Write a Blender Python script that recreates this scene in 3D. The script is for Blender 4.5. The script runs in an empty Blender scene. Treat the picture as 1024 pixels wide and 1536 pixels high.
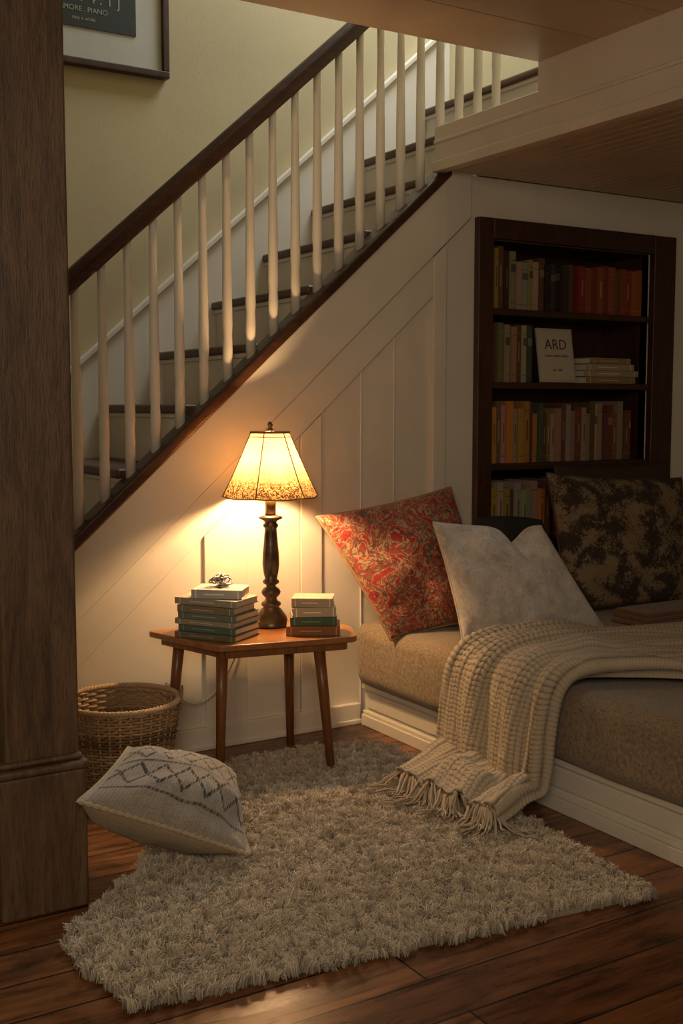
import bpy, math, random
import numpy as np
from mathutils import Vector, Matrix, noise
random.seed(7); np.random.seed(7)
sc=bpy.context.scene
COL=sc.collection

# ------------------------------------------------------------ materials
def newmat(name):
    m=bpy.data.materials.new(name); m.use_nodes=True
    nt=m.node_tree; n=nt.nodes; b=n['Principled BSDF']
    return m,nt,n,b
def coords(nt,scale=(1,1,1),kind='Object',rot=(0,0,0)):
    tc=nt.nodes.new('ShaderNodeTexCoord'); mp=nt.nodes.new('ShaderNodeMapping')
    mp.inputs['Scale'].default_value=scale; mp.inputs['Rotation'].default_value=rot
    nt.links.new(tc.outputs[kind],mp.inputs['Vector']); return mp.outputs['Vector']
def ramp(nt,fac,stops,interp='LINEAR'):
    r=nt.nodes.new('ShaderNodeValToRGB'); r.color_ramp.interpolation=interp
    e=r.color_ramp.elements
    while len(e)<len(stops): e.new(0.5)
    for i,(p,c) in enumerate(stops):
        e[i].position=p; e[i].color=(*c,1)
    nt.links.new(fac,r.inputs['Fac']); return r.outputs['Color']
def noisen(nt,vec,scale,detail=4,rough=.55,dist=0):
    t=nt.nodes.new('ShaderNodeTexNoise'); t.inputs['Scale'].default_value=scale
    t.inputs['Detail'].default_value=detail; t.inputs['Roughness'].default_value=rough
    t.inputs['Distortion'].default_value=dist
    nt.links.new(vec,t.inputs['Vector']); return t.outputs['Fac']
def mixc(nt,a,b,fac,mode='MIX'):
    m=nt.nodes.new('ShaderNodeMix'); m.data_type='RGBA'; m.blend_type=mode
    for sock,val in ((m.inputs[0],fac),(m.inputs[6],a),(m.inputs[7],b)):
        if isinstance(val,bpy.types.NodeSocket): nt.links.new(val,sock)
        elif isinstance(val,(int,float)): sock.default_value=val
        else: sock.default_value=(*val,1)
    return m.outputs[2]
def bump(nt,b,h,strength=.3,dist=.01):
    bp=nt.nodes.new('ShaderNodeBump'); bp.inputs['Strength'].default_value=strength
    bp.inputs['Distance'].default_value=dist
    nt.links.new(h,bp.inputs['Height']); nt.links.new(bp.outputs['Normal'],b.inputs['Normal'])
def plain(name,c1,c2=None,rough=.6,scale=6,bumps=.05,bscale=60,metal=0,spec=.5):
    m,nt,n,b=newmat(name)
    c2=c2 or tuple(x*.9 for x in c1)
    v=coords(nt)
    nt.links.new(ramp(nt,noisen(nt,v,scale),[(.3,c1),(.7,c2)]),b.inputs['Base Color'])
    b.inputs['Roughness'].default_value=rough; b.inputs['Metallic'].default_value=metal
    b.inputs['Specular IOR Level'].default_value=spec
    if bumps: bump(nt,b,noisen(nt,v,bscale,3),bumps,.01)
    return m
def wood(name,c1,c2,scale=(1,1,1),rough=.4,gs=6,bs=.25,c3=None):
    m,nt,n,b=newmat(name)
    v=coords(nt,scale)
    f1=noisen(nt,v,gs,6,.6,1.2); f2=noisen(nt,v,gs*7,4,.7,.3)
    c=ramp(nt,f1,[(.3,c1),(.5,tuple((x+y)/2 for x,y in zip(c1,c2))),(.72,c2)])
    c=mixc(nt,c,c3 or tuple(x*.35 for x in c1),ramp(nt,f2,[(.5,(0,0,0)),(.75,(.7,.7,.7))]))
    nt.links.new(c,b.inputs['Base Color']); b.inputs['Roughness'].default_value=rough
    bump(nt,b,f2,bs,.004)
    return m
def vcol(name,rough=.7,bumps=0,bscale=200,sheen=0,spec=.4,bdist=.004):
    m,nt,n,b=newmat(name)
    a=n.new('ShaderNodeAttribute'); a.attribute_name='Col'
    nt.links.new(a.outputs['Color'],b.inputs['Base Color'])
    b.inputs['Roughness'].default_value=rough; b.inputs['Sheen Weight'].default_value=sheen
    b.inputs['Specular IOR Level'].default_value=spec
    if bumps: bump(nt,b,noisen(nt,coords(nt),bscale,3),bumps,bdist)
    return m

M_white=plain('painted_white_wood',(.74,.68,.57),(.68,.62,.51),.5,3,.04,40)
M_wallyel=plain('yellow_plaster',(.55,.46,.27),(.49,.41,.24),.85,2,.08,90)
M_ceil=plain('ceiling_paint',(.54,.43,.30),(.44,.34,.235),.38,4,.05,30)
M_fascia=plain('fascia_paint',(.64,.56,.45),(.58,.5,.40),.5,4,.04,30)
M_dwood=wood('dark_stained_wood',(.035,.014,.008),(.075,.032,.016),(1,6,6),.32)
M_tread=wood('tread_wood',(.055,.024,.012),(.13,.06,.028),(6,1,6),.4)
M_post=wood('rustic_post_wood',(.060,.034,.018),(.17,.098,.050),(9,9,1),.5,3,.8)
M_case=wood('bookcase_wood',(.035,.012,.007),(.07,.026,.014),(6,6,1),.4)
M_table=wood('honey_table_wood',(.24,.090,.025),(.42,.18,.06),(1,7,7),.28,5,.1)
M_legs=wood('table_leg_wood',(.14,.048,.014),(.26,.10,.03),(9,9,1),.35,5,.1)
M_vc=vcol('book_cover_cloth',.6,.15,150)
M_blackiron=plain('aged_bronze',(.05,.036,.024),(.15,.11,.07),.34,25,.1,80,.6)
M_brass=plain('brass',(.5,.32,.12),(.4,.25,.1),.3,20,0,1,.9)
M_wire=plain('cord_plastic',(.6,.56,.48),None,.5,5,0)

def floor_mat():
    m,nt,n,b=newmat('old_floorboards')
    v=coords(nt)
    br=n.new('ShaderNodeTexBrick'); nt.links.new(v,br.inputs['Vector'])
    br.inputs['Scale'].default_value=1; br.inputs['Brick Width'].default_value=2.9
    br.inputs['Row Height'].default_value=.155; br.inputs['Mortar Size'].default_value=.0035
    br.inputs['Mortar Smooth'].default_value=.3
    br.inputs['Color1'].default_value=(.15,.055,.019,1); br.inputs['Color2'].default_value=(.28,.12,.041,1)
    br.inputs['Mortar'].default_value=(.01,.005,.003,1)
    vs=coords(nt,(1,9,1)); f=noisen(nt,vs,3,6,.65,.8)
    c=mixc(nt,br.outputs['Color'],ramp(nt,f,[(.3,(.25,.2,.18)),(.7,(1.35,1.3,1.25))]),1.0,'MULTIPLY')
    f3=noisen(nt,coords(nt,(1,2.6,1)),2.6,6,.65,.6)
    c=mixc(nt,c,(.02,.009,.004),ramp(nt,f3,[(.50,(0,0,0)),(.66,(.85,.85,.85))]))
    nt.links.new(c,b.inputs['Base Color'])
    r=n.new('ShaderNodeMapRange'); nt.links.new(f,r.inputs[0]); r.inputs[3].default_value=.16; r.inputs[4].default_value=.42
    nt.links.new(r.outputs[0],b.inputs['Roughness'])
    h=n.new('ShaderNodeMath'); h.operation='MULTIPLY_ADD'; nt.links.new(f,h.inputs[0]); h.inputs[1].default_value=.35
    inv=n.new('ShaderNodeMath'); inv.operation='SUBTRACT'; inv.inputs[0].default_value=1; nt.links.new(br.outputs['Fac'],inv.inputs[1])
    nt.links.new(inv.outputs[0],h.inputs[2])
    bump(nt,b,h.outputs[0],.6,.006)
    return m
M_floor=floor_mat()
def weave_mat(name,c1,c2,sc_=220,rough=.9,bs=.6):
    m,nt,n,b=newmat(name)
    v=coords(nt)
    f=noisen(nt,v,sc_*1.3,2,.6); g=noisen(nt,coords(nt,(1,7,7)),sc_*.35,3,.6); g2=noisen(nt,coords(nt,(7,1,1)),sc_*.35,3,.6)
    ad=n.new('ShaderNodeMath'); ad.operation='ADD'; nt.links.new(g,ad.inputs[0]); nt.links.new(g2,ad.inputs[1])
    a2=n.new('ShaderNodeMath'); a2.operation='MULTIPLY_ADD'; nt.links.new(ad.outputs[0],a2.inputs[0]); a2.inputs[1].default_value=.4; 
    a3=n.new('ShaderNodeMath'); a3.operation='MULTIPLY'; nt.links.new(f,a3.inputs[0]); a3.inputs[1].default_value=.25
    nt.links.new(a3.outputs[0],a2.inputs[2])
    nt.links.new(ramp(nt,a2.outputs[0],[(.40,c1),(.62,c2)]),b.inputs['Base Color'])
    b.inputs['Roughness'].default_value=rough; b.inputs['Sheen Weight'].default_value=.2
    b.inputs['Specular IOR Level'].default_value=.2
    bump(nt,b,a2.outputs[0],bs,.004)
    return m
M_burlap=weave_mat('burlap_upholstery',(.12,.083,.048),(.34,.26,.165))

# ------------------------------------------------------------ mesh helpers
def empty(name,loc=(0,0,0)):
    o=bpy.data.objects.new(name,None); o.location=loc; o.empty_display_size=.1; COL.objects.link(o); return o
class MB:
    def __init__(s): s.v=[];s.f=[];s.mi=[];s.c=[]
    def add(s,vs,fs,mi=0,col=(1,1,1),M=None):
        o=len(s.v)
        for p in vs:
            s.v.append(tuple(M@Vector(p)) if M else tuple(p))
        cols=col if isinstance(col,list) else [col]*len(vs)
        s.c+=cols
        for f in fs: s.f.append(tuple(i+o for i in f)); s.mi.append(mi)
    def box(s,x0,x1,y0,y1,z0,z1,mi=0,col=(1,1,1),M=None):
        vs=[(x0,y0,z0),(x1,y0,z0),(x1,y1,z0),(x0,y1,z0),(x0,y0,z1),(x1,y0,z1),(x1,y1,z1),(x0,y1,z1)]
        s.add(vs,[(0,3,2,1),(4,5,6,7),(0,1,5,4),(1,2,6,5),(2,3,7,6),(3,0,4,7)],mi,col,M)
    def prismY(s,poly,y0,y1,mi=0,col=(1,1,1)):
        n=len(poly)
        vs=[(x,y0,z) for x,z in poly]+[(x,y1,z) for x,z in poly]
        fs=[tuple(range(n)),tuple(range(2*n-1,n-1,-1))]+[(i,i+n,(i+1)%n+n,(i+1)%n) for i in range(n)]
        s.add(vs,fs,mi,col)
    def prismZ(s,poly,z0,z1,mi=0,col=(1,1,1)):
        n=len(poly)
        vs=[(x,y,z0) for x,y in poly]+[(x,y,z1) for x,y in poly]
        fs=[tuple(range(n-1,-1,-1)),tuple(range(n,2*n))]+[(i,(i+1)%n,(i+1)%n+n,i+n) for i in range(n)]
        s.add(vs,fs,mi,col)
    def lathe(s,prof,seg=32,mi=0,col=(1,1,1),M=None,cap=True):
        vs=[];fs=[]
        for r,z in prof:
            for k in range(seg):
                t=2*math.pi*k/seg; vs.append((r*math.cos(t),r*math.sin(t),z))
        for i in range(len(prof)-1):
            for k in range(seg):
                a=i*seg+k;b=i*seg+(k+1)%seg; fs.append((a,b,b+seg,a+seg))
        if cap:
            fs.append(tuple(range(seg-1,-1,-1))); L=(len(prof)-1)*seg; fs.append(tuple(range(L,L+seg)))
        s.add(vs,fs,mi,col,M)
    def tube(s,pts,r,seg=6,mi=0,col=(1,1,1),closed=False,flat=1.0):
        pts=[Vector(p) for p in pts]; n=len(pts); vs=[];fs=[]
        for i,p in enumerate(pts):
            if closed: t=pts[(i+1)%n]-pts[i-1]
            else: t=pts[min(i+1,n-1)]-pts[max(i-1,0)]
            t.normalize()
            up=Vector((0,0,1)) if abs(t.z)<.95 else Vector((1,0,0))
            a=t.cross(up).normalized(); b=a.cross(t)
            rr=r[i] if isinstance(r,(list,tuple)) else r
            for k in range(seg):
                q=2*math.pi*k/seg; vs.append(tuple(p+a*math.cos(q)*rr*flat+b*math.sin(q)*rr))
        m=n if closed else n-1
        for i in range(m):
            for k in range(seg):
                a=i*seg+k;b=i*seg+(k+1)%seg;c=((i+1)%n)*seg+(k+1)%seg;d=((i+1)%n)*seg+k
                fs.append((a,d,c,b))
        if not closed:
            fs.append(tuple(range(seg))); fs.append(tuple(range(n*seg-1,(n-1)*seg-1,-1)))
        s.add(vs,fs,mi,col)
    def build(s,name,mats,parent=None,smooth=False,bevel=0,seg=2,auto=None):
        me=bpy.data.meshes.new(name); me.from_pydata(s.v,[],s.f); 
        for m in mats: me.materials.append(m)
        me.polygons.foreach_set('material_index',s.mi)
        ca=me.color_attributes.new('Col','FLOAT_COLOR','POINT')
        ca.data.foreach_set('color',np.array([(*c,1) for c in s.c],dtype=np.float32).ravel())
        if smooth: me.polygons.foreach_set('use_smooth',[True]*len(me.polygons))
        me.update()
        o=bpy.data.objects.new(name,me); COL.objects.link(o)
        if bevel:
            b=o.modifiers.new('bevel','BEVEL'); b.width=bevel; b.segments=seg; b.limit_method='ANGLE'; b.angle_limit=math.radians(40)
            if auto is None: auto=True
        if auto:
            me.polygons.foreach_set('use_smooth',[True]*len(me.polygons))
            w=o.modifiers.new('wn','WEIGHTED_NORMAL'); w.keep_sharp=True
        if parent: o.parent=parent
        return o
def npmesh(name,V,F,mats,C=None,smooth=True,parent=None,mi=None):
    me=bpy.data.meshes.new(name); k=F.shape[1]
    me.vertices.add(len(V)); me.vertices.foreach_set('co',V.astype(np.float32).ravel())
    me.loops.add(F.size); me.loops.foreach_set('vertex_index',F.astype(np.int32).ravel())
    me.polygons.add(len(F)); me.polygons.foreach_set('loop_start',np.arange(0,F.size,k,dtype=np.int32))
    me.polygons.foreach_set('loop_total',np.full(len(F),k,dtype=np.int32))
    for m in mats: me.materials.append(m)
    if mi is not None: me.polygons.foreach_set('material_index',mi.astype(np.int32))
    me.update(calc_edges=True)
    if smooth: me.polygons.foreach_set('use_smooth',np.ones(len(F),dtype=bool))
    if C is not None:
        ca=me.color_attributes.new('Col','FLOAT_COLOR','POINT')
        cc=np.ones((len(V),4),dtype=np.float32); cc[:,:3]=C; ca.data.foreach_set('color',cc.ravel())
    me.validate()
    o=bpy.data.objects.new(name,me); COL.objects.link(o)
    if parent: o.parent=parent
    return o

# ------------------------------------------------------------ room shell
ZL=2.26; ZU=2.53; YE=-.63; XF=2.80
def simple(name,boxes,mat,bevel=0):
    mb=MB()
    for b in boxes: mb.box(*b)
    return mb.build(name,[mat],bevel=bevel)
simple('floor',[(-1.4,5.0,-4.8,1.1,-.06,0)],M_floor)
simple('wall_stairwell',[(-1.4,5.6,1.0,1.1,0,4.8)],M_wallyel)
simple('wall_right',[(4.9,5.0,-4.8,0,0,ZL)],M_wallyel)
simple('wall_left',[(-1.4,-1.3,-4.8,1.0,0,4.8)],M_wallyel)
simple('wall_stairwell_end',[(5.5,5.6,-.7,1.0,0,4.8)],M_wallyel)
simple('wall_stairwell_near',[(-1.3,5.5,YE-.1,YE,ZU+.25,4.8)],M_wallyel)
simple('ceiling_stairwell',[(-1.4,5.6,-.75,1.1,4.8,4.9)],M_white)
mb=MB()
y=YE
mb.box(-1.4,XF+.3,-4.8,YE,ZU+.012,ZU+.25)
while y>-4.7:
    mb.box(-1.4,XF+.3,y-.30,y-.003,ZU,ZU+.02); y-=.30
mb.build('ceiling',[M_ceil],bevel=.003)
mb=MB()
mb.box(XF+.03,5.0,-4.8,0.0,ZL+.012,ZL+.15)
mb.box(XF+.03,5.0,-4.8,YE,ZL+.15,ZU+.2)
x=XF+.035
while x<4.9:
    mb.box(x,x+.052,-4.8,-.0,ZL,ZL+.02); x+=.058
mb.build('ceiling_beadboard',[M_ceil],bevel=.006,seg=2)
mb=MB()
mb.box(XF,XF+.03,YE,0,ZL-.005,2.43)
mb.box(XF,XF+.03,-4.8,YE,ZL-.005,ZU+.01)
mb.box(XF-.012,XF+.04,-4.8,0,ZL-.012,ZL+.03)
mb.box(XF-.006,XF+.03,-4.8,0,ZL+.10,ZL+.115)
mb.build('trim_fascia',[M_fascia],bevel=.004)

def zc(x): return 1.26+.895*(x-1.74)
NX=lambda i:(1.47+.266*i) if i<7 else 3.45
NZ=lambda i:(1.07+.234*i+(.02 if i==6 else 0)) if i<7 else 2.79
X0=.34
BX0,BX1,BZ0,BZ1=3.02,4.20,.50,2.09
IX0,IX1,IZ0,IZ1=3.10,4.06,.58,2.005
mb=MB()
xe=1.74+(ZL-1.26)/.895
mb.prismY([(X0,0),(xe,0),(xe,ZL),(X0,zc(X0))],.012,.06)
mb.box(xe,IX0,.012,.06,0,ZL)
mb.box(IX0,IX1,.012,.06,0,IZ0); mb.box(IX0,IX1,.012,.06,IZ1,ZL); mb.box(IX1,4.9,.012,.06,0,ZL)
mb.build('wall_back',[M_white])
mb=MB()
def band(x0,x1,o0,o1,y0,y1):
    mb.prismY([(x0,zc(x0)-o1),(x1,zc(x1)-o1),(x1,zc(x1)-o0),(x0,zc(x0)-o0)],y0,y1)
band(.62,2.835,-.0,.29,-.014,.0115)
mb.prismY([(2.835,zc(2.835)-.29),(2.985,zc(2.985)-.29),(2.985,ZL-.002),(2.835,ZL-.002)],-.014,.0115)
band(.75,2.80,.295,.46,-.002,.0115)
def stile(x0,x1,y=-.002,z0=.0,off=.463):
    mb.prismY([(x0,z0),(x1,z0),(x1,zc(x1)-off),(x0,zc(x0)-off)],y,.0115)
stile(1.755,1.93); stile(2.17,2.265); stile(2.80,2.865,-.008,0,.30)
stile(1.932,2.168,.004)
stile(.75,.86)
for xx in (2.45,2.61):
    stile(xx,xx+.008,.006)
mb.build('trim_knee_wall_panelling',[M_white],bevel=.004)
mb=MB(); mb.box(X0,2.44,-.016,.0115,0,.085); mb.box(X0,2.44,-.024,.0115,0,.02)
mb.build('baseboard_back',[M_white],bevel=.004)

# ------------------------------------------------------------ staircase
st=empty('staircase',(2.0,.5,0))
def child(o,p):
    o.parent=p; o.matrix_parent_inverse=Matrix.Translation(-Vector(p.location)); return o
mb=MB()
for i in range(-4,8):
    x,z=NX(i),NZ(i)
    xe_=(NX(i+1)+.02) if i<7 else 5.49
    mb.box(x-.028,xe_,.065 if i<6 else .0,.970,z-.036,z)
child(mb.build('treads',[M_tread],bevel=.012,seg=3),st)
mb=MB()
for i in range(-4,8):
    x,z=NX(i),NZ(i)
    zl=NZ(i-1)
    mb.box(x,x+.015,.065,.970,max(0,zl),z-.03)
    mb.box(x-.012,x,.065,.970,z-.052,z-.034)
x,z=NX(6),NZ(6); mb.box(x+.02,NX(7),.015,.055,ZL+.15,z-.03)
x,z=NX(7),NZ(7); mb.box(x+.02,5.4,.015,.055,ZL+.15,z-.03)
child(mb.build('risers',[M_white],bevel=.002),st)
def sloped(mb,x0,x1,y0,y1,f,o0,o1,mi=0):
    mb.prismY([(x0,f(x0)+o0),(x1,f(x1)+o0),(x1,f(x1)+o1),(x0,f(x0)+o1)],y0,y1,mi)
mb=MB(); sloped(mb,X0,xe+.02,-.03,.078,zc,-.035,.025)
child(mb.build('stringer_cap',[M_dwood],bevel=.012,seg=3),st)
zn=lambda x:1.07+.88*(x-1.47)
mb=MB(); sloped(mb,X0,3.6,.972,.999,zn,-.25,.27); sloped(mb,X0,3.6,.952,.999,zn,.272,.30)
child(mb.build('wall_skirt',[M_white],bevel=.003),st)
zr=lambda x:zc(x)+.885
mb=MB()
bx=1.29-.098*8
while bx<3.16:
    zb=zc(bx)+.01; zt=zr(bx)-.01; h=zt-zb
    prof=[(.019,0),(.019,.16*h),(.017,.20*h),(.0195,.24*h),(.0165,.6*h),(.0135,.82*h),(.0145,.84*h),(.0145,h)]
    mb.lathe(prof,12,0,M=Matrix.Translation((bx,.025,zb)))
    bx+=.0975
child(mb.build('balusters',[M_white],smooth=True),st)
mb=MB()
sec=[(-.030,-.022),(-.024,-.030),(.024,-.030),(.030,-.022),(.026,-.006),(.033,.012),(.026,.028),(.010,.036),(-.010,.036),(-.026,.028),(-.033,.012),(-.026,-.006)]
pts=[]
for x in (.42,3.25):
    for (a,b) in sec: pts.append((x,.025+a,zr(x)+b*1.35))
n=len(sec)
mb.add(pts,[(i,(i+1)%n,(i+1)%n+n,i+n) for i in range(n)]+[tuple(range(n-1,-1,-1)),tuple(range(n,2*n))])
child(mb.build('handrail',[M_dwood],bevel=.002),st)
mb=MB(); mb.box(.30,.40,-.025,.075,0,1.0); mb.box(.285,.415,-.04,.09,0,.22); mb.box(.285,.415,-.04,.09,1.0,1.03)
mb.lathe([(.03,1.03),(.045,1.06),(.05,1.09),(.03,1.13),(.005,1.14)],20,M=Matrix.Translation((.35,.025,0)))
child(mb.build('newel',[M_dwood],bevel=.006),st)

# ------------------------------------------------------------ post
mb=MB()
mb.box(.72,.912,-1.07,-.89,.38,ZU+.005)
mb.box(.70,.925,-1.085,-.87,0,.37); mb.box(.692,.932,-1.093,-.862,.37,.392); mb.box(.705,.918,-1.08,-.88,.392,.41)
mb.build('wooden_post',[M_post],bevel=.01,seg=3)

# ------------------------------------------------------------ picture frame
fr=empty('picture_frame',(1.65,.98,3.1))
mb=MB(); x0,x1,z0,z1=1.28,2.05,2.74,3.70
mb.box(x0,x1,.955,.998,z0,z0+.03);mb.box(x0,x1,.955,.998,z1-.03,z1);mb.box(x0,x0+.03,.955,.998,z0+.03,z1-.03);mb.box(x1-.03,x1,.955,.998,z0+.03,z1-.03)
child(mb.build('frame_moulding',[M_case],bevel=.004),fr)
mb=MB(); mb.box(x0+.03,x1-.03,.975,.995,z0+.03,z1-.03); child(mb.build('mat_board',[plain('mat_paper',(.58,.56,.48),None,.8)]),fr)
mb=MB(); mb.box(x0+.15,x1-.15,.970,.976,z0+.16,z1-.15); child(mb.build('poster',[plain('poster_black',(.016,.022,.02),None,.5)]),fr)
M_txt=plain('text_cream',(.42,.40,.32),None,.7,5,0)
def text(body,size,loc,rot,parent,name,mat=M_txt,align='CENTER'):
    cu=bpy.data.curves.new(name,'FONT'); cu.body=body; cu.size=size; cu.extrude=.0008; cu.align_x=align
    cu.materials.append(mat)
    o=bpy.data.objects.new(name,cu); COL.objects.link(o); o.location=loc; o.rotation_euler=rot
    child(o,parent)
    return o
for k,(t,s,zz) in enumerate([('HOME IS WHERE',.045,3.44),('the stories are',.04,3.37),('LEARNT & LOVED',.05,3.30),('and the books',.05,3.22),('ARE NEVER FAR',.05,3.145),('AUKMEM JS EOKN',.05,3.07),('I . T . T 4 . T J',.058,3.005),('AMORE . PIANO',.03,2.965),('stay a while',.022,2.93)]):
    text(t,s,(1.665,.9695,zz),(math.pi/2,0,0),fr,'lettering_%d'%k)

# ------------------------------------------------------------ bookcase
bc=empty('bookcase',(3.6,.1,1.2))
mb=MB()
mb.box(BX0,IX0,-.025,.0115,BZ0,BZ1); mb.box(IX1,BX1,-.025,.0115,BZ0,BZ1)
mb.box(IX0,IX1,-.025,.0115,IZ1,BZ1); mb.box(IX0,IX1,-.025,.0115,BZ0,IZ0)
mb.box(IX0-.02,IX0,.0125,.30,IZ0,IZ1); mb.box(IX1,IX1+.02,.0125,.30,IZ0,IZ1)
mb.box(IX0-.02,IX1+.02,.30,.315,IZ0-.02,IZ1+.02)
mb.box(IX0,IX1,.0125,.30,IZ1-.004,IZ1+.02); mb.box(IX0,IX1,.0125,.30,IZ0-.02,IZ0+.002)
SH=[1.715,1.40,1.045,.70]
for z in SH: mb.box(IX0,IX1,-.012,.299,z-.028,z)
child(mb.build('case',[M_case],bevel=.004),bc)
Y_=(.44,.22,.04);W_=(.36,.29,.18);D_=(.05,.028,.018);R_=(.22,.035,.018);O_=(.30,.085,.03);T_=(.22,.12,.05);G_=(.06,.085,.05);B_=(.13,.06,.03);K_=(.02,.018,.017);C_=(.29,.20,.11)
mb=MB()
def upright(x,z,w,h,col,d=.19,yf=.06,lean=0):
    M=Matrix.Translation((x+w/2,yf,z))@Matrix.Rotation(lean,4,'Y')
    g=[c*random.uniform(.7,1.15) for c in col]
    mb.box(-w/2,w/2,.002,d,0,h,0,tuple(g),M)
    mb.box(-w/2+.003,w/2-.003,-.002,.01,0.001,h-.001,0,tuple(g),M)
    mb.box(-w/2+.003,w/2-.003,.01,d-.006,h-.001,h+.0006,0,(.5,.45,.33),M)
    lc=tuple(min(1,c*1.8+.05) for c in g) if sum(col)<.5 else tuple(c*.35 for c in g)
    if random.random()<.75:
        for fz in ((.12,.13),(.84,.85)): mb.box(-w/2+.003,w/2-.003,-.0032,.0,h*fz[0],h*fz[1],0,lc,M)
    q=random.random()
    if q<.4: mb.box(-w*.12,w*.12,-.0030,.0,h*.36,h*.70,0,lc,M)
    elif q<.6: mb.box(-w/2+.003,w/2-.003,-.0030,.0,h*.64,h*.78,0,lc,M)
def row(x,z,cols,h0,h1,w0=.024,w1=.040,xmax=9):
    for c in cols:
        w=random.uniform(w0,w1)
        if x+w>xmax: break
        upright(x,z,w,random.uniform(h0,h1),c,yf=.02+random.uniform(0,.02)); x+=w+.001
    return x
row(3.108,SH[0],[Y_,Y_,B_,D_,C_],.25,.272)
row(3.275,SH[0],[W_,W_,C_,W_,B_],.20,.235)
row(3.43,SH[0],[K_,D_,K_,D_,B_],.20,.225,.03,.042)
row(3.63,SH[0],[R_,O_,R_,O_,R_,O_,B_,O_,R_,O_,O_],.205,.225,.033,.042,4.05)
row(3.108,SH[1],[B_,B_,T_],.25,.265); row(3.215,SH[1],[W_,C_,B_,W_,G_],.235,.255,.025,.034)
row(3.108,SH[2],[Y_,Y_,T_,W_,Y_,W_,Y_,Y_,B_,Y_,G_,B_,T_,W_,C_,B_,W_,C_,B_,W_,C_,B_,W_,C_,B_,R_,T_,C_,B_,R_,B_],.215,.275,.022,.037,4.0)
row(3.108,SH[3],[Y_,Y_,W_,Y_,B_,W_,W_,C_,W_,Y_,B_,K_,R_,B_,G_,D_,B_,K_,D_,B_,T_],.21,.265,.026,.038,3.9)
def flat_book(mb,cx,cy,z,L,W,T,ang,col,page=(.66,.58,.43)):
    M=Matrix.Translation((cx,cy,z))@Matrix.Rotation(math.radians(ang),4,'Z')
    t=.0028
    mb.box(-L/2,L/2,-W/2,W/2,0,t,0,col,M); mb.box(-L/2,L/2,-W/2,W/2,T-t,T,0,col,M)
    mb.box(-L/2,L/2,-W/2-.001,-W/2+t,.0005,T-.0005,0,col,M)
    mb.box(-L/2+.004,L/2-.004,-W/2+t,W/2-.004,t,T-t,0,page,M)
    lc=tuple(min(1,c*2.0+.05) for c in col)
    mb.box(-L*.25,L*.15,-W/2-.0016,-W/2,T*.42,T*.56,0,lc,M)
    for e in (-.42,.42): mb.box(L*e,L*e+.004,-W/2-.0016,-W/2,0.001,T-.001,0,lc,M)
zt=SH[1]
for k,(L,T,c) in enumerate([(.33,.032,C_),(.36,.028,W_),(.30,.03,W_),(.27,.028,C_)]):
    flat_book(mb,3.85+random.uniform(-.01,.01),.13,zt,L,.19,T,random.uniform(-3,3),c); zt+=T+.0005
child(mb.build('shelf_books',[M_vc],bevel=.0012,seg=1),bc)
cs=empty('lettered_card',(3.52,.06,SH[1]))
mb=MB(); Mx=Matrix.Translation((3.51,.02,SH[1]+.002))@Matrix.Rotation(math.radians(-9),4,'X')
mb.box(-.105,.105,-.006,.006,0,.245,0,(.46,.40,.28),Mx); mb.box(-.095,.095,-.007,.0,.01,.235,0,(.50,.44,.32),Mx)
child(mb.build('card',[M_vc],bevel=.002),cs)
for body,s,zz in (('ARD',.065,.15),('home sweet home',.018,.115),('est. 1902',.016,.05)):
    o=text(body,s,(0,0,0),(0,0,0),cs,'card_text',plain('ink',(.07,.05,.04),None,.7,5,0))
    o.matrix_parent_inverse=Matrix.Translation(-Vector(cs.location))
    o.matrix_basis=Mx@Matrix.Translation((0,-.0075,zz))@Matrix.Rotation(math.pi/2,4,'X')

# ------------------------------------------------------------ daybed
db=empty('daybed',(3.4,-1.5,0))
BXL=2.45
mb=MB()
mb.box(BXL,4.88,-3.2,-.03,.0,.165)
mb.box(BXL-.018,4.88,-3.22,-.03,0,.045); mb.box(BXL-.010,4.88,-3.21,-.03,.045,.06)
mb.box(BXL-.014,4.88,-3.215,-.03,.15,.172)
for k in range(3):
    y1=-.06-k*1.05
    mb.box(BXL-.006,BXL,y1-1.0,y1,.075,.14)
child(mb.build('bench_base',[M_white],bevel=.003),db)
me=bpy.data.meshes.new('seat_cushion')
def rbox(x0,x1,y0,y1,z0,z1,r,nx,bul=.012):
    import bmesh
    bm=bmesh.new(); bmesh.ops.create_cube(bm,size=2)
    bmesh.ops.subdivide_edges(bm,edges=bm.edges[:],cuts=nx,use_grid_fill=True)
    hx,hy,hz=(x1-x0)/2,(y1-y0)/2,(z1-z0)/2
    c=Vector(((x0+x1)/2,(y0+y1)/2,(z0+z1)/2))
    for v in bm.verts:
        p=v.co.copy()
        def ease(t,h):
            s=1 if t>0 else -1; a=abs(t); return s*(h*(1-(1-a)**2.2)) 
        q=Vector((ease(p.x,hx),ease(p.y,hy),ease(p.z,hz)))
        inner=Vector((max(-hx+r,min(hx-r,q.x)),max(-hy+r,min(hy-r,q.y)),max(-hz+r,min(hz-r,q.z))))
        d=q-inner
        if d.length>1e-6:
            d.normalize(); q=inner+d*r
        q.z+=(noise.noise(Vector((q.x*2.3,q.y*2.3,3)))*bul) if q.z>0 else 0
        q.x+=noise.noise(Vector((q.y*3,q.z*4,9)))*bul*.7 if q.x<-hx*.8 else 0
        v.co=q+c
    return bm
bm=rbox(2.390,4.87,-3.25,-.03,.172,.43,.06,54,.020)
bm.to_mesh(me); bm.free(); me.materials.append(M_burlap)
me.polygons.foreach_set('use_smooth',[True]*len(me.polygons))
o=bpy.data.objects.new('seat_cushion',me); COL.objects.link(o); child(o,db)

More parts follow.
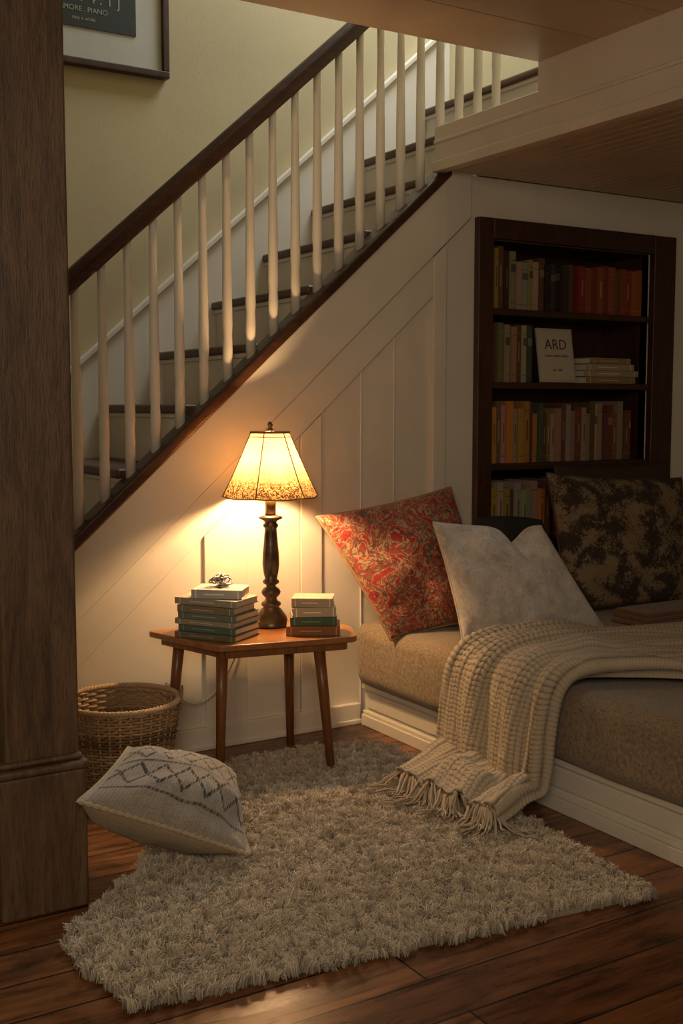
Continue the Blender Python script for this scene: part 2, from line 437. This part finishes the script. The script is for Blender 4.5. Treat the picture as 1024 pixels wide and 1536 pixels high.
# ------------------------------------------------------------ pillows
def pillow(name,TL,TR,BR,BL,T,mats,n=60,conc=.07,colf=None,warp=None,wr=.010,seed=0,power=.42,front_sign=1,piping=None,back=1.0):
    TL,TR,BR,BL=map(Vector,(TL,TR,BR,BL))
    N=((TR-TL)+(BR-BL)).cross((TL-BL)+(TR-BR)).normalized()*front_sign
    V=[];C=[];idx={}
    def P(s,t,side):
        s2=s*(1-conc*(1-t*t)**1.0); t2=t*(1-conc*(1-s*s)**1.0)
        a=(s2+1)/2;b=(t2+1)/2
        p=(BL*(1-a)+BR*a)*(1-b)+(TL*(1-a)+TR*a)*b
        th=T/2*((1-s*s)*(1-t*t))**power*(back if side<0 else 1)
        edge=min(1-abs(s),1-abs(t))
        w=noise.noise(Vector((s*1.8+seed,t*1.8,side*2)))*wr*2*min(1,edge*4)
        cr=noise.noise(Vector((math.atan2(t,s)*4+seed,side*3,.5)))*wr*min(1,edge*5)*(1-math.exp(-3*(s*s+t*t)))
        d=warp(s,t) if warp else Vector((0,0,0))
        return p+N*(side*th+w+cr)+d
    for side in (1,-1):
        for i in range(n+1):
            for j in range(n+1):
                onb=i in(0,n) or j in(0,n)
                if side==-1 and onb: idx[(side,i,j)]=idx[(1,i,j)]; continue
                s=-math.cos(math.pi*i/n)*.5+(i/n*2-1)*.5; t=-math.cos(math.pi*j/n)*.5+(j/n*2-1)*.5
                idx[(side,i,j)]=len(V); V.append(P(s,t,side))
                C.append(colf(s,t,side) if colf else (1,1,1))
    F=[];mi=[]
    for side in (1,-1):
        for i in range(n):
            for j in range(n):
                q=[idx[(side,i,j)],idx[(side,i+1,j)],idx[(side,i+1,j+1)],idx[(side,i,j+1)]]
                if side*front_sign<0: q.reverse()
                F.append(q); mi.append(0 if side==1 else len(mats)-1)
    o=npmesh(name,np.array([tuple(v) for v in V]),np.array(F),mats,np.array(C),True,None,np.array(mi))
    if piping:
        r,col,twist=piping; m_=60; ring=[]
        for k in range(m_): ring.append(P(-1+2*k/m_,-1,1))
        for k in range(m_): ring.append(P(1,-1+2*k/m_,1))
        for k in range(m_): ring.append(P(1-2*k/m_,1,1))
        for k in range(m_): ring.append(P(-1,1-2*k/m_,1))
        mb=MB()
        if twist:
            for ph in (0,math.pi):
                pts=[p+N*(math.sin(k*1.25+ph)*r*.6)+Vector((0,0,1)).cross(N)*(math.cos(k*1.25+ph)*r*.6) for k,p in enumerate(ring)]
                mb.tube(pts,r*.75,6,0,col,closed=True)
        else: mb.tube(ring,r,6,0,col,closed=True)
        e=mb.build(name+'_piping',[vcol('piping_cord_'+name,.8)],smooth=True); e.parent=o
    return o
def red_mat():
    m,nt,n,b=newmat('red_floral_tapestry')
    v=coords(nt)
    f=noisen(nt,v,9,5,.6,2.2)
    c=ramp(nt,f,[(0,(.30,.018,.010)),(.40,(.38,.032,.016)),(.445,(.44,.30,.16)),(.475,(.09,.12,.09)),(.50,(.34,.035,.016)),(.555,(.14,.12,.05)),(.585,(.44,.27,.13)),(.61,(.30,.022,.012)),(.68,(.10,.11,.07))],'CONSTANT')
    f2=noisen(nt,v,30,4,.6,1)
    c=mixc(nt,c,(.06,.025,.014),ramp(nt,f2,[(.57,(0,0,0)),(.63,(.8,.8,.8))]))
    f4=noisen(nt,v,20,3,.6,2)
    c=mixc(nt,c,(.44,.31,.17),ramp(nt,f4,[(.62,(0,0,0)),(.65,(.8,.8,.8))]))
    nt.links.new(c,b.inputs['Base Color']); b.inputs['Roughness'].default_value=.75; b.inputs['Sheen Weight'].default_value=.1
    bump(nt,b,noisen(nt,v,260,2),.35,.003); return m
def brown_mat():
    m,nt,n,b=newmat('brown_floral_jacquard')
    v=coords(nt); f=noisen(nt,v,9,2,.5,.6); g=noisen(nt,v,60,4,.75,1.2)
    mm=n.new('ShaderNodeMath'); mm.operation='MULTIPLY_ADD'; nt.links.new(g,mm.inputs[0]); mm.inputs[1].default_value=.9; nt.links.new(f,mm.inputs[2])
    nt.links.new(ramp(nt,mm.outputs[0],[(.91,(.035,.020,.012)),(.97,(.15,.10,.05)),(1.0,(.22,.15,.08))]),b.inputs['Base Color'])
    b.inputs['Roughness'].default_value=.85; bump(nt,b,mm.outputs[0],.5,.006); return m
def plush_mat():
    m,nt,n,b=newmat('ivory_plush')
    v=coords(nt); f=noisen(nt,v,14,5,.65,.5); g=noisen(nt,v,120,3,.7)
    c=ramp(nt,f,[(.35,(.46,.40,.34)),(.5,(.62,.56,.49)),(.68,(.76,.70,.62))])
    c=mixc(nt,c,(.32,.27,.22),ramp(nt,g,[(.3,(.5,.5,.5)),(.5,(0,0,0))]))
    nt.links.new(c,b.inputs['Base Color']); b.inputs['Roughness'].default_value=.95; b.inputs['Sheen Weight'].default_value=.5
    bump(nt,b,g,.8,.009); return m
pillow('floral_throw_pillow',(2.165,-.13,.875),(2.81,-.12,.965),(2.84,-.38,.455),(2.375,-.33,.41),.18,[red_mat()],seed=1,conc=.05,piping=(.005,(.36,.22,.12),False))
def chop(s,t):
    k=math.exp(-((s-.42)/.22)**2)*max(0,(t+.3)/1.3)**1.5
    return Vector((0,0.01*k,-.065*k))
pillow('plush_throw_pillow',(2.43,-.52,.875),(2.84,-.64,.85),(3.05,-.78,.455),(2.465,-.66,.445),.20,[plush_mat()],seed=5,warp=chop,conc=.05,wr=.015,piping=(.004,(.55,.5,.42),False))
pillow('black_velvet_pillow',(2.76,-.36,.86),(3.06,-.40,.84),(3.15,-.46,.46),(2.86,-.42,.46),.09,[plain('black_velvet',(.012,.011,.012),(.02,.018,.018),.9)],n=30,seed=9,conc=-.06,power=.5)
pillow('brown_floral_pillow',(3.20,-.26,1.02),(3.88,-.38,.98),(3.84,-.54,.45),(3.17,-.41,.45),.18,[brown_mat()],seed=12,conc=.06,piping=(.005,(.06,.035,.02),False))
pillow('dark_bolster_pillow',(3.40,-.08,1.04),(4.1,-.1,1.04),(4.1,-.22,.45),(3.40,-.20,.45),.12,[plain('dark_brown_velvet',(.04,.02,.013),(.06,.03,.02),.9)],n=30,seed=15,conc=.05)
mb=MB()
for k in range(3):
    mb.box(3.25+.01*k,3.95,-.80+.01*k,-.60,.441+.018*k,.458+.018*k)
mb.build('folded_blanket',[weave_mat('brown_wool',(.12,.05,.02),(.24,.10,.04))],bevel=.008,seg=3)

def tri(x): return abs((x%1)-.5)*2
def fcol(s,t,side):
    h=.85+.3*(random.random()-.5)
    if side<0: return (.46*h,.35*h,.22*h)
    base=(.46,.40,.32); g=(.17,.15,.125)
    m=.25+.6*(math.sin(s*150)>0)*(random.random()<.6)
    c=tuple(b*(1-m*.5)+gg*m*.5 for b,gg in zip(base,g))
    if t>.80: return tuple(b*h for b in (.56,.46,.32))
    if abs(t-.75)<.035: return (.20,.17,.13) if math.sin(s*60)>0 else (.5,.44,.34)
    if abs(s)>.94: return tuple(b*h for b in (.50,.43,.33))
    dash=math.sin(s*190)>-.75
    fr=3.2
    for c0,amp,w,sg in ((.36,.26,.03,1),(.36,.26,.024,-1),(-.32,.26,.03,1),(-.32,.26,.024,-1)):
        if abs(t-(c0+sg*amp*(tri(s*fr/2+.1)-.5)*2))<w*1.5 and dash: return (.040,.034,.030)
    for c0 in (.02,-.70):
        if abs(t-c0)<.018 and dash: return (.09,.08,.07)
    return tuple(x*h for x in c)
pillow('patterned_floor_cushion',(1.125,-.845,.325),(1.495,-.775,.165),(1.365,-1.135,.060),(.880,-1.140,.305),.20,[vcol('woven_wool',.9,.6,260,.2),vcol('linen_backing',.9,.3,200,.1)],n=190,colf=fcol,seed=22,conc=.045,power=.55,piping=(.006,(.50,.40,.27),True),back=1.5)

# ------------------------------------------------------------ shag rug
poly=np.array([(.79,-1.28),(.78,-1.46),(.83,-1.655),(1.5,-1.745),(2.215,-1.835),(2.28,-1.2),(2.33,-.36),(2.22,-.27),(1.75,-.23),(1.56,-.29),(1.42,-.50),(1.08,-1.00),(.86,-1.20)])
def inpoly(P,poly):
    x,y=P[:,0],P[:,1]; ins=np.zeros(len(P),bool); j=len(poly)-1
    for i in range(len(poly)):
        xi,yi=poly[i]; xj,yj=poly[j]
        c=((yi>y)!=(yj>y))&(x<(xj-xi)*(y-yi)/(yj-yi+1e-12)+xi); ins^=c; j=i
    return ins
rug=empty('shag_rug',(1.5,-1,0))
pc=np.array([1.6,-1.1])
mb=MB(); mb.prismZ([tuple(pc+(p-pc)*.965) for p in poly],.001,.014,0)
child(mb.build('rug_backing',[plain('rug_backing_weave',(.34,.28,.2),None,.95)]),rug)
sp=.0122
gx,gy=np.meshgrid(np.arange(.7,2.45,sp),np.arange(-1.98,-.15,sp))
P=np.stack([gx.ravel(),gy.ravel()],1)+np.random.uniform(-.5,.5,(gx.size,2))*sp*1.1
jit=np.array([[noise.noise(Vector((p[0]*12,p[1]*12,20))),noise.noise(Vector((p[0]*12,p[1]*12,30)))] for p in P])*.025
P=P[inpoly(P+jit,poly)]
nc=len(P); K=15
ht=np.array([.023+.015*noise.noise(Vector((p[0]*20,p[1]*20,0)))+.011*noise.noise(Vector((p[0]*48,p[1]*48,5))) for p in P])
ang=np.array([noise.noise(Vector((p[0]*13,p[1]*13,7)))*10 for p in P])+np.random.uniform(-.8,.8,nc)
lean=np.stack([np.cos(ang),np.sin(ang)],1)*np.random.uniform(.005,.015,(nc,1))
base=np.repeat(P,K,0)+np.random.normal(0,.0048,(nc*K,2))
tip=np.repeat(P+lean,K,0)+np.random.normal(0,.0062,(nc*K,2))
H=np.repeat(ht,K)*np.random.uniform(.75,1.15,nc*K)
wd=np.random.uniform(0,math.pi,nc*K); W=np.stack([np.cos(wd),np.sin(wd)],1)*.0014
m1=base*.6+tip*.4
n_=nc*K
V=np.zeros((n_,6,3))
z0=.010
V[:,0,:2]=base-W;V[:,1,:2]=base+W;V[:,0,2]=V[:,1,2]=z0-.004
V[:,2,:2]=m1-W;V[:,3,:2]=m1+W;V[:,2,2]=V[:,3,2]=z0+H*.75
V[:,4,:2]=tip-W*.7;V[:,5,:2]=tip+W*.7;V[:,4,2]=V[:,5,2]=z0+H*.97
idx=np.arange(n_)[:,None]*6
F=np.concatenate([idx+np.array([[0,1,3,2]]),idx+np.array([[2,3,5,4]])],0)
bc_=np.repeat(np.random.uniform(.85,1.08,nc),K)*np.random.uniform(.88,1.08,n_)
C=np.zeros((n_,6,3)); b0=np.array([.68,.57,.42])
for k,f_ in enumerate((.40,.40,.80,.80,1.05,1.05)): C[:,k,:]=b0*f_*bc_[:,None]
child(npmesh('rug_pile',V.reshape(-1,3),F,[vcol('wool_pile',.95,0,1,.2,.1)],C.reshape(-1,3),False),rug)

# ------------------------------------------------------------ knitted throw
kt=empty('knitted_throw',(2.5,-1,.4))
secs=[((3.75,-1.12,.452),(3.05,-1.86,.452)),((3.45,-1.03,.452),(2.85,-1.62,.452)),((3.15,-.95,.452),(2.70,-1.43,.452)),((2.88,-.89,.455),(2.56,-1.34,.455)),((2.66,-.84,.468),(2.47,-1.31,.460)),
((2.46,-.79,.466),(2.41,-1.29,.456)),((2.376,-.76,.41),(2.365,-1.28,.405)),((2.355,-.75,.30),(2.345,-1.27,.29)),((2.340,-.76,.18),(2.33,-1.27,.17)),((2.315,-.78,.09),(2.30,-1.27,.09)),((2.22,-.80,.065),(2.20,-1.28,.065)),((2.06,-.84,.060),(2.10,-1.30,.060))]
A=np.array([s[0] for s in secs]);Bp=np.array([s[1] for s in secs])
def catmull(P,t):
    n=len(P)-1; i=np.clip(np.floor(t).astype(int),0,n-1); f=(t-i)[:,None]
    g=lambda k:P[np.clip(i+k,0,n)]
    p0,p1,p2,p3=g(-1),g(0),g(1),g(2)
    return .5*((2*p1)+(-p0+p2)*f+(2*p0-5*p1+4*p2-p3)*f**2+(-p0+3*p1-3*p2+p3)*f**3)
tt=np.linspace(0,len(secs)-1,2000); mid=catmull((A+Bp)/2,tt); L=np.concatenate([[0],np.cumsum(np.linalg.norm(np.diff(mid,axis=0),axis=1))])
nv,nu=820,300
tl=np.interp(np.linspace(0,L[-1],nv),L,tt); a=catmull(A,tl);b=catmull(Bp,tl)
uu=np.linspace(0,1,nu)
S=a[:,None,:]*(1-uu)[None,:,None]+b[:,None,:]*uu[None,:,None]
def normals(S):
    du=np.gradient(S,axis=1);dv=np.gradient(S,axis=0); N=np.cross(du,dv); N/=np.linalg.norm(N,axis=2,keepdims=True)+1e-9; return N
N=normals(S)
if N[nv//4,nu//2,2]<0: N=-N
vv=np.linspace(0,L[-1],nv)[:,None]; U=uu[None,:]
t_=tl[:,None]
amp=np.interp(t_,[0,3,4.2,5,6,8,9.5,11],[.020,.030,.036,.028,.030,.040,.036,.026])
ph=U+.06*np.sin(vv*6+U*3)
f1=np.abs(np.sin(math.pi*(ph*3.3+.22*vv)))**1.2
f2=np.abs(np.sin(math.pi*(ph*5.7+.6+.3*np.sin(vv*4))))**1.2
fold=.7*f1+.4*f2
edge=np.minimum(U,1-U); roll=np.clip(1-edge/.04,0,1)**2
S=S+N*((amp*(fold*1.4+.1))*(1-roll)-.004*roll)[:,:,None]
g=np.exp(-((t_-9.6)/.7)**2)
S[:,:,2]+=g*.03*(.5+.5*np.sin(U*14+1))
g2=np.exp(-((t_-10.3)/.35)**2)*np.exp(-((U-.55)/.25)**2); S[:,:,2]+=g2*.05
g3=np.exp(-((t_-3.6)/.5)**2)*(.5+.5*np.sin(U*9+2)); S[:,:,2]+=g3*.022
N=normals(S)
if N[nv//4,nu//2,2]<0: N=-N
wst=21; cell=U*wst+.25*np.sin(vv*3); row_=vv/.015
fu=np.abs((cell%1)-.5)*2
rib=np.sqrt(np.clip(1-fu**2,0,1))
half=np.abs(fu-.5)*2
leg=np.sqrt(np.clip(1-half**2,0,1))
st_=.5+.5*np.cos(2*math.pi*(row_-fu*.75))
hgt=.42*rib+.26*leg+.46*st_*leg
S=S+N*(hgt*.0115)[:,:,None]
idx=np.arange(nv*nu).reshape(nv,nu)
F=np.stack([idx[:-1,:-1],idx[:-1,1:],idx[1:,1:],idx[1:,:-1]],-1).reshape(-1,4)
cc=(.08+.92*np.clip(hgt,0,1.1)**1.8)[:,:,None]*np.array([.44,.36,.255])  # groove shade painted into the wool colour: low stitch height gets darker
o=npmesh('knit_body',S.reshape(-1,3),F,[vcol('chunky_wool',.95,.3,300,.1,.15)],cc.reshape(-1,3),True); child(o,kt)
sm=o.modifiers.new('th','SOLIDIFY'); sm.thickness=.010; sm.offset=-1
mb=MB()
for k in range(44):
    f=(k+.5)/44; p=Vector(S[-3,int(f*(nu-1))]); p.z-=.004
    d=Vector((-.95+.75*f,-.10-.75*f,0)).normalized(); d.rotate(Matrix.Rotation(random.uniform(-.6,.6),3,'Z'))
    ln=random.uniform(.06,.13); pts=[p]
    for q in range(1,8):
        d.rotate(Matrix.Rotation(random.uniform(-.35,.35),3,'Z'))
        pts.append(Vector((pts[-1].x+d.x*ln/7,pts[-1].y+d.y*ln/7,max(.042,p.z-.014*q)+random.uniform(-.002,.005))))
    for e in range(3):
        h=random.uniform(.8,1.1); off=Vector((random.uniform(-.005,.005),random.uniform(-.005,.005),e*.002))
        mb.tube([p_+off*(1+i_*.4) for i_,p_ in enumerate(pts)],[.0045,.004,.0037,.0035,.0033,.003,.0027,.0015],6,0,(.44*h,.35*h,.24*h))
child(mb.build('fringe',[vcol('fringe_wool',.95)],smooth=True),kt)

# ------------------------------------------------------------ side table
TZ=.49
tb=empty('side_table',(1.85,-.3,0))
def roundpoly(P,r,k=5):
    out=[]
    n=len(P)
    for i in range(n):
        p=Vector(P[i]);a=(Vector(P[i-1])-p);b=(Vector(P[(i+1)%n])-p)
        a.normalize();b.normalize()
        s=p+a*r;e=p+b*r
        for q in range(k+1):
            t=q/k; out.append(tuple((1-t)**2*s+2*t*(1-t)*p+t*t*e))
    return out
TP=[(1.50,-.05),(1.605,-.43),(2.10,-.53),(2.18,-.36),(2.16,-.05)]
mb=MB(); mb.prismZ(roundpoly(TP,.03),TZ-.022,TZ)
child(mb.build('table_top',[M_table],bevel=.005,seg=3),tb)
ctr2=Vector((1.87,-.28))
ins=[tuple(ctr2+(Vector(p)-ctr2)*.86) for p in TP]
mb=MB()
for i in range(len(ins)):
    a_=Vector(ins[i]);b_=Vector(ins[(i+1)%len(ins)]); d=(b_-a_).normalized(); nn=Vector((-d.y,d.x))*.009
    mb.prismZ([tuple(a_-nn),tuple(b_-nn),tuple(b_+nn),tuple(a_+nn)],TZ-.05,TZ-.022)
child(mb.build('apron',[M_legs],bevel=.002),tb)
mb=MB()
for (tx,ty),(bx_,by_) in (((1.645,-.38),(1.62,-.405)),((1.98,-.46),(2.00,-.515)),((2.03,-.15),(2.03,-.16)),((1.60,-.12),(1.565,-.085))):
    mb.tube([(tx,ty,TZ-.024),(tx*.6+bx_*.4,ty*.6+by_*.4,TZ*.6),(bx_,by_,.012)],[.0215,.019,.0135],14)
child(mb.build('legs',[M_legs],smooth=True),tb)
mb=MB(); z=TZ+.0005
GG=[(.17,.14,.085),(.10,.15,.12),(.33,.28,.19),(.16,.20,.155),(.24,.19,.11),(.38,.33,.24)]
for k,(L_,W_2,T_2) in enumerate([(.245,.17,.022),(.235,.165,.024),(.24,.17,.020),(.235,.165,.023),(.225,.16,.025),(.25,.155,.024)]):
    flat_book(mb,1.685+random.uniform(-.006,.006),-.262+random.uniform(-.006,.006),z,L_,W_2,T_2,-52+random.uniform(-9,9),GG[k]); z+=T_2+.0005
flat_book(mb,1.695,-.27,z,.18,.13,.032,-40,(.50,.47,.42)); z+=.0325
zs=z
mb.build('book_stack',[M_vc],bevel=.0012,seg=1)
mb=MB(); z=TZ+.0005
for k,(L_,W_2,T_2,c) in enumerate([(.19,.13,.034,(.28,.11,.035)),(.165,.12,.030,(.07,.11,.05)),(.155,.115,.034,(.52,.40,.25)),(.145,.11,.032,(.48,.36,.24))]):
    flat_book(mb,2.00,-.39,z,L_,W_2,T_2,-30+random.uniform(-7,7),c); z+=T_2+.0005
mb.build('book_stack',[M_vc],bevel=.003,seg=2)
orn=empty('silver_ornament',(1.70,-.27,zs))
mb=MB(); c0=Vector((1.70,-.27,zs))
for k in range(9):
    a0=random.uniform(0,6.28); pts=[]
    rr=random.uniform(.010,.022); tilt=Matrix.Rotation(random.uniform(0,3),3,'X')@Matrix.Rotation(a0,3,'Z')
    for q in range(18):
        w=Vector((rr*math.cos(q*.349),rr*math.sin(q*.349),0)); w=tilt@w
        pts.append(c0+w+Vector((math.cos(a0)*.026,math.sin(a0)*.026,.024)))
    mb.tube(pts,.0028,6,closed=True)
mb.lathe([(.022,.0),(.024,.004),(.012,.010),(.010,.02),(.014,.03),(.006,.045)],16,M=Matrix.Translation(c0))
child(mb.build('ornament_body',[plain('silver',(.5,.48,.45),(.3,.28,.25),.25,30,0,1,.95)],smooth=True),orn)

# ------------------------------------------------------------ lamp
LX,LY=1.93,-.20
lp=empty('table_lamp',(LX,LY,TZ))
MT=Matrix.Translation((LX,LY,TZ))
mb=MB()
prof=[(.0,0),(.066,0),(.068,.008),(.064,.018),(.062,.022),(.054,.040),(.038,.062),(.028,.070),(.036,.078),(.036,.086),(.024,.094),(.020,.104),(.032,.116),(.036,.126),(.030,.138),(.018,.146),(.018,.152),(.030,.160),(.030,.168),(.022,.175),(.028,.20),(.031,.23),(.030,.27),(.026,.31),(.023,.345),(.022,.362),(.028,.368),(.028,.376),(.021,.382),(.026,.390),(.043,.398),(.044,.404),(.022,.410)]
mb.lathe(prof,40,cap=False,M=MT)
child(mb.build('lamp_base',[M_blackiron],smooth=True),lp)
mb=MB(); mb.lathe([(.0,.405),(.020,.405),(.020,.47),(.016,.475),(.016,.50),(0,.50)],24,cap=False,M=MT)
mb.tube([(LX,LY,TZ+.50),(LX,LY,TZ+.725)],.003,8)
child(mb.build('lamp_socket',[M_brass],smooth=True),lp)
mb=MB(); mb.lathe([(.0,.715),(.012,.715),(.014,.722),(.006,.730),(.011,.738),(.007,.748),(.0,.752)],16,cap=False,M=MT)
mb.lathe([(.012,.50),(.014,.515),(.028,.545),(.030,.565),(.022,.585),(.0,.595)],20,cap=False,M=MT,mi=1)
mbulb,nt,n_b,b_=newmat('bulb_glow'); b_.inputs['Emission Color'].default_value=(1,.58,.22,1); b_.inputs['Emission Strength'].default_value=25
child(mb.build('finial_and_bulb',[M_blackiron,mbulb],smooth=True),lp)
NP=6; SZ0,SZ1=.482,.712; R0,R1=.177,.070
def shade_r(th,h):
    r=R0+(R1-R0)*(h**.92)
    ph=(th/(2*math.pi)*NP+.25)%1; a_=(ph-.5)*2*math.pi/NP
    return r*(math.cos(math.pi/NP)/math.cos(a_)*.65+.35)
def shade_z(th,h):
    ph=(th/(2*math.pi)*NP+.25)%1
    return SZ0+(SZ1-SZ0)*h-(1-h)**3*.006*math.sin(math.pi*ph)
mb=MB(); seg=96; hn=20; vs=[];fs=[]
for j in range(hn+1):
    for k in range(seg):
        th=2*math.pi*k/seg; h=j/hn; r=shade_r(th,h)
        vs.append((r*math.cos(th),r*math.sin(th),shade_z(th,h)))
for j in range(hn):
    for k in range(seg):
        a_=j*seg+k;b2=j*seg+(k+1)%seg; fs.append((a_,b2,b2+seg,a_+seg))
mb.add(vs,fs,0,(1,1,1),MT)
m,nt,n,b=newmat('lampshade_parchment')
n.remove(b); out=n['Material Output']
tr=n.new('ShaderNodeBsdfTranslucent');df=n.new('ShaderNodeBsdfDiffuse');mx=n.new('ShaderNodeMixShader')
tc=n.new('ShaderNodeTexCoord'); sx=n.new('ShaderNodeSeparateXYZ'); nt.links.new(tc.outputs['Object'],sx.inputs[0])
mr=n.new('ShaderNodeMapRange'); nt.links.new(sx.outputs['Z'],mr.inputs[0]); mr.inputs[1].default_value=TZ+.52; mr.inputs[2].default_value=TZ+.62; mr.inputs[3].default_value=1; mr.inputs[4].default_value=0
f=noisen(nt,tc.outputs['Object'],48,4,.6,2.2)
pat=ramp(nt,f,[(.42,(.45,.45,.45)),(.47,(1,1,1)),(.53,(1,1,1)),(.57,(.4,.4,.4))])
mu=n.new('ShaderNodeMath'); mu.operation='MULTIPLY'; nt.links.new(pat,mu.inputs[0]); nt.links.new(mr.outputs[0],mu.inputs[1])
c=mixc(nt,(.52,.33,.14),(.030,.010,.003),mu.outputs[0])
nt.links.new(c,tr.inputs[0]);nt.links.new(c,df.inputs[0]); mx.inputs[0].default_value=.6
nt.links.new(tr.outputs[0],mx.inputs[1]);nt.links.new(df.outputs[0],mx.inputs[2]);nt.links.new(mx.outputs[0],out.inputs[0])
child(mb.build('shade',[m],smooth=True),lp)
mb=MB()
M_trim=plain('shade_trim',(.10,.05,.02),(.16,.08,.03),.6,30,0)
for h,rr in ((0.0,.0024),(.93,.0022),(1.0,.0045)):
    pts=[]
    for k in range(96):
        th=2*math.pi*k/96; r=shade_r(th,h)+.001
        pts.append((LX+r*math.cos(th),LY+r*math.sin(th),TZ+shade_z(th,h)))
    mb.tube(pts,rr,6,closed=True)
for k in range(NP):
    th=2*math.pi*(k-.25)/NP
    mb.tube([(LX+(shade_r(th,h)+.0005)*math.cos(th),LY+(shade_r(th,h)+.0005)*math.sin(th),TZ+SZ0+(SZ1-SZ0)*h) for h in (0,.25,.5,.75,1)],.0022,6)
for k in range(3):
    th=2*math.pi*k/3+.3; mb.tube([(LX,LY,TZ+.717),(LX+.066*math.cos(th),LY+.066*math.sin(th),TZ+.710)],.002,5)
child(mb.build('shade_trim',[M_trim],smooth=True),lp)

# ------------------------------------------------------------ basket
bk=empty('wicker_basket',(1.34,-.23,0))
BC=Vector((1.33,-.235,0)); mb=MB(); NS=34
def br(z): return .145+.050*(z/.28)**.8
rows=28
for r_ in range(rows):
    z=.012+.278*r_/(rows-1); pts=[]
    nn=NS*6
    for k in range(nn):
        th=2*math.pi*k/nn; R=br(z)+.0055*math.sin(NS/2*th+math.pi*(r_%2))
        pts.append(BC+Vector((R*math.cos(th),R*math.sin(th),z)))
    h=random.uniform(.7,1.15); c=(.38*h,.25*h,.13*h) if not 14<r_<21 else (.20*h,.12*h,.055*h)
    mb.tube(pts,.0050,5,0,c,closed=True)
for k in range(NS):
    th=2*math.pi*(k+.5)/NS
    mb.tube([BC+Vector((br(z)*math.cos(th),br(z)*math.sin(th),z)) for z in np.linspace(.005,.30,8)],.0042,6,0,(.42,.28,.15))
for s in (0,1,2):
    pts=[]
    for k in range(200):
        th=2*math.pi*k/200; R=br(.30)+.006*math.cos(30*th+s*2.09); pts.append(BC+Vector((R*math.cos(th),R*math.sin(th),.302+.006*math.sin(30*th+s*2.09))))
    mb.tube(pts,.0052,6,0,(.46,.31,.17),closed=True)
mb.lathe([(.0,.004),(.138,.004),(.138,.012),(.0,.012)],40,col=(.15,.09,.04),M=Matrix.Translation(BC),cap=False)
for th0 in (-.35,2.8):
    pts=[]
    for q in range(15):
        a_=q/14*math.pi; th=th0+(q/14-.5)*.5
        R=br(.28)+.012
        pts.append(BC+Vector((R*math.cos(th),R*math.sin(th),.290+.045*math.sin(a_))))
    mb.tube(pts,.006,8,0,(.30,.19,.10))
child(mb.build('basket_weave',[vcol('wicker',.6,.2,200)],smooth=True),bk)
mb=MB()
cp=[(1.90,-.02,.40),(1.82,-.03,.27),(1.74,-.04,.20),(1.66,-.05,.20),(1.60,-.06,.26),(1.57,-.06,.29),(1.575,-.05,.25),(1.59,-.035,.15),(1.61,-.03,.01)]
cpn=np.array(cp); tq=np.linspace(0,len(cp)-1,70); cpp=catmull(cpn,tq)
mb.tube([tuple(p) for p in cpp],.0028,6)
child(mb.build('cord',[M_wire],smooth=True),lp)

# ------------------------------------------------------------ lights
def light(name,kind,loc,power,color,size=None,rot=None,**k):
    l=bpy.data.lights.new(name,kind); l.energy=power; l.color=color
    if kind=='AREA' and size: l.shape='RECTANGLE'; l.size,l.size_y=size
    if kind=='POINT' and size: l.shadow_soft_size=size
    o=bpy.data.objects.new(name,l); COL.objects.link(o); o.location=loc
    if rot: o.rotation_euler=rot
    return o
o=light('lamp_light','POINT',(LX,LY,TZ+.565),150,(1,.61,.29),.035); child(o,lp)
light('stairwell_skylight','AREA',(3.4,.3,4.7),62,(.90,.97,1.0),(1.2,.8))
light('front_fill_light','AREA',(-.6,-4.6,2.2),50,(1,.82,.62),(1.2,1.2),(math.radians(65),0,math.radians(-25)))  # added unseen fill behind the camera, stands for no actual lamp
w=bpy.data.worlds.new('room_ambient'); sc.world=w; w.use_nodes=True
w.node_tree.nodes['Background'].inputs[0].default_value=(.85,.66,.46,1); w.node_tree.nodes['Background'].inputs[1].default_value=.08

# ------------------------------------------------------------ camera
cam=bpy.data.cameras.new('camera'); co=bpy.data.objects.new('camera',cam); COL.objects.link(co)
co.location=(0,-3.86,1.3)
co.rotation_euler=(math.pi/2-math.atan(160/1700),0,-math.radians(31.4))
cam.sensor_fit='VERTICAL'; cam.sensor_height=36; cam.lens=1700/1536*36; cam.clip_start=.05
sc.camera=co
sc.view_settings.view_transform='Standard'
sc.view_settings.look='None'
sc.view_settings.exposure=0
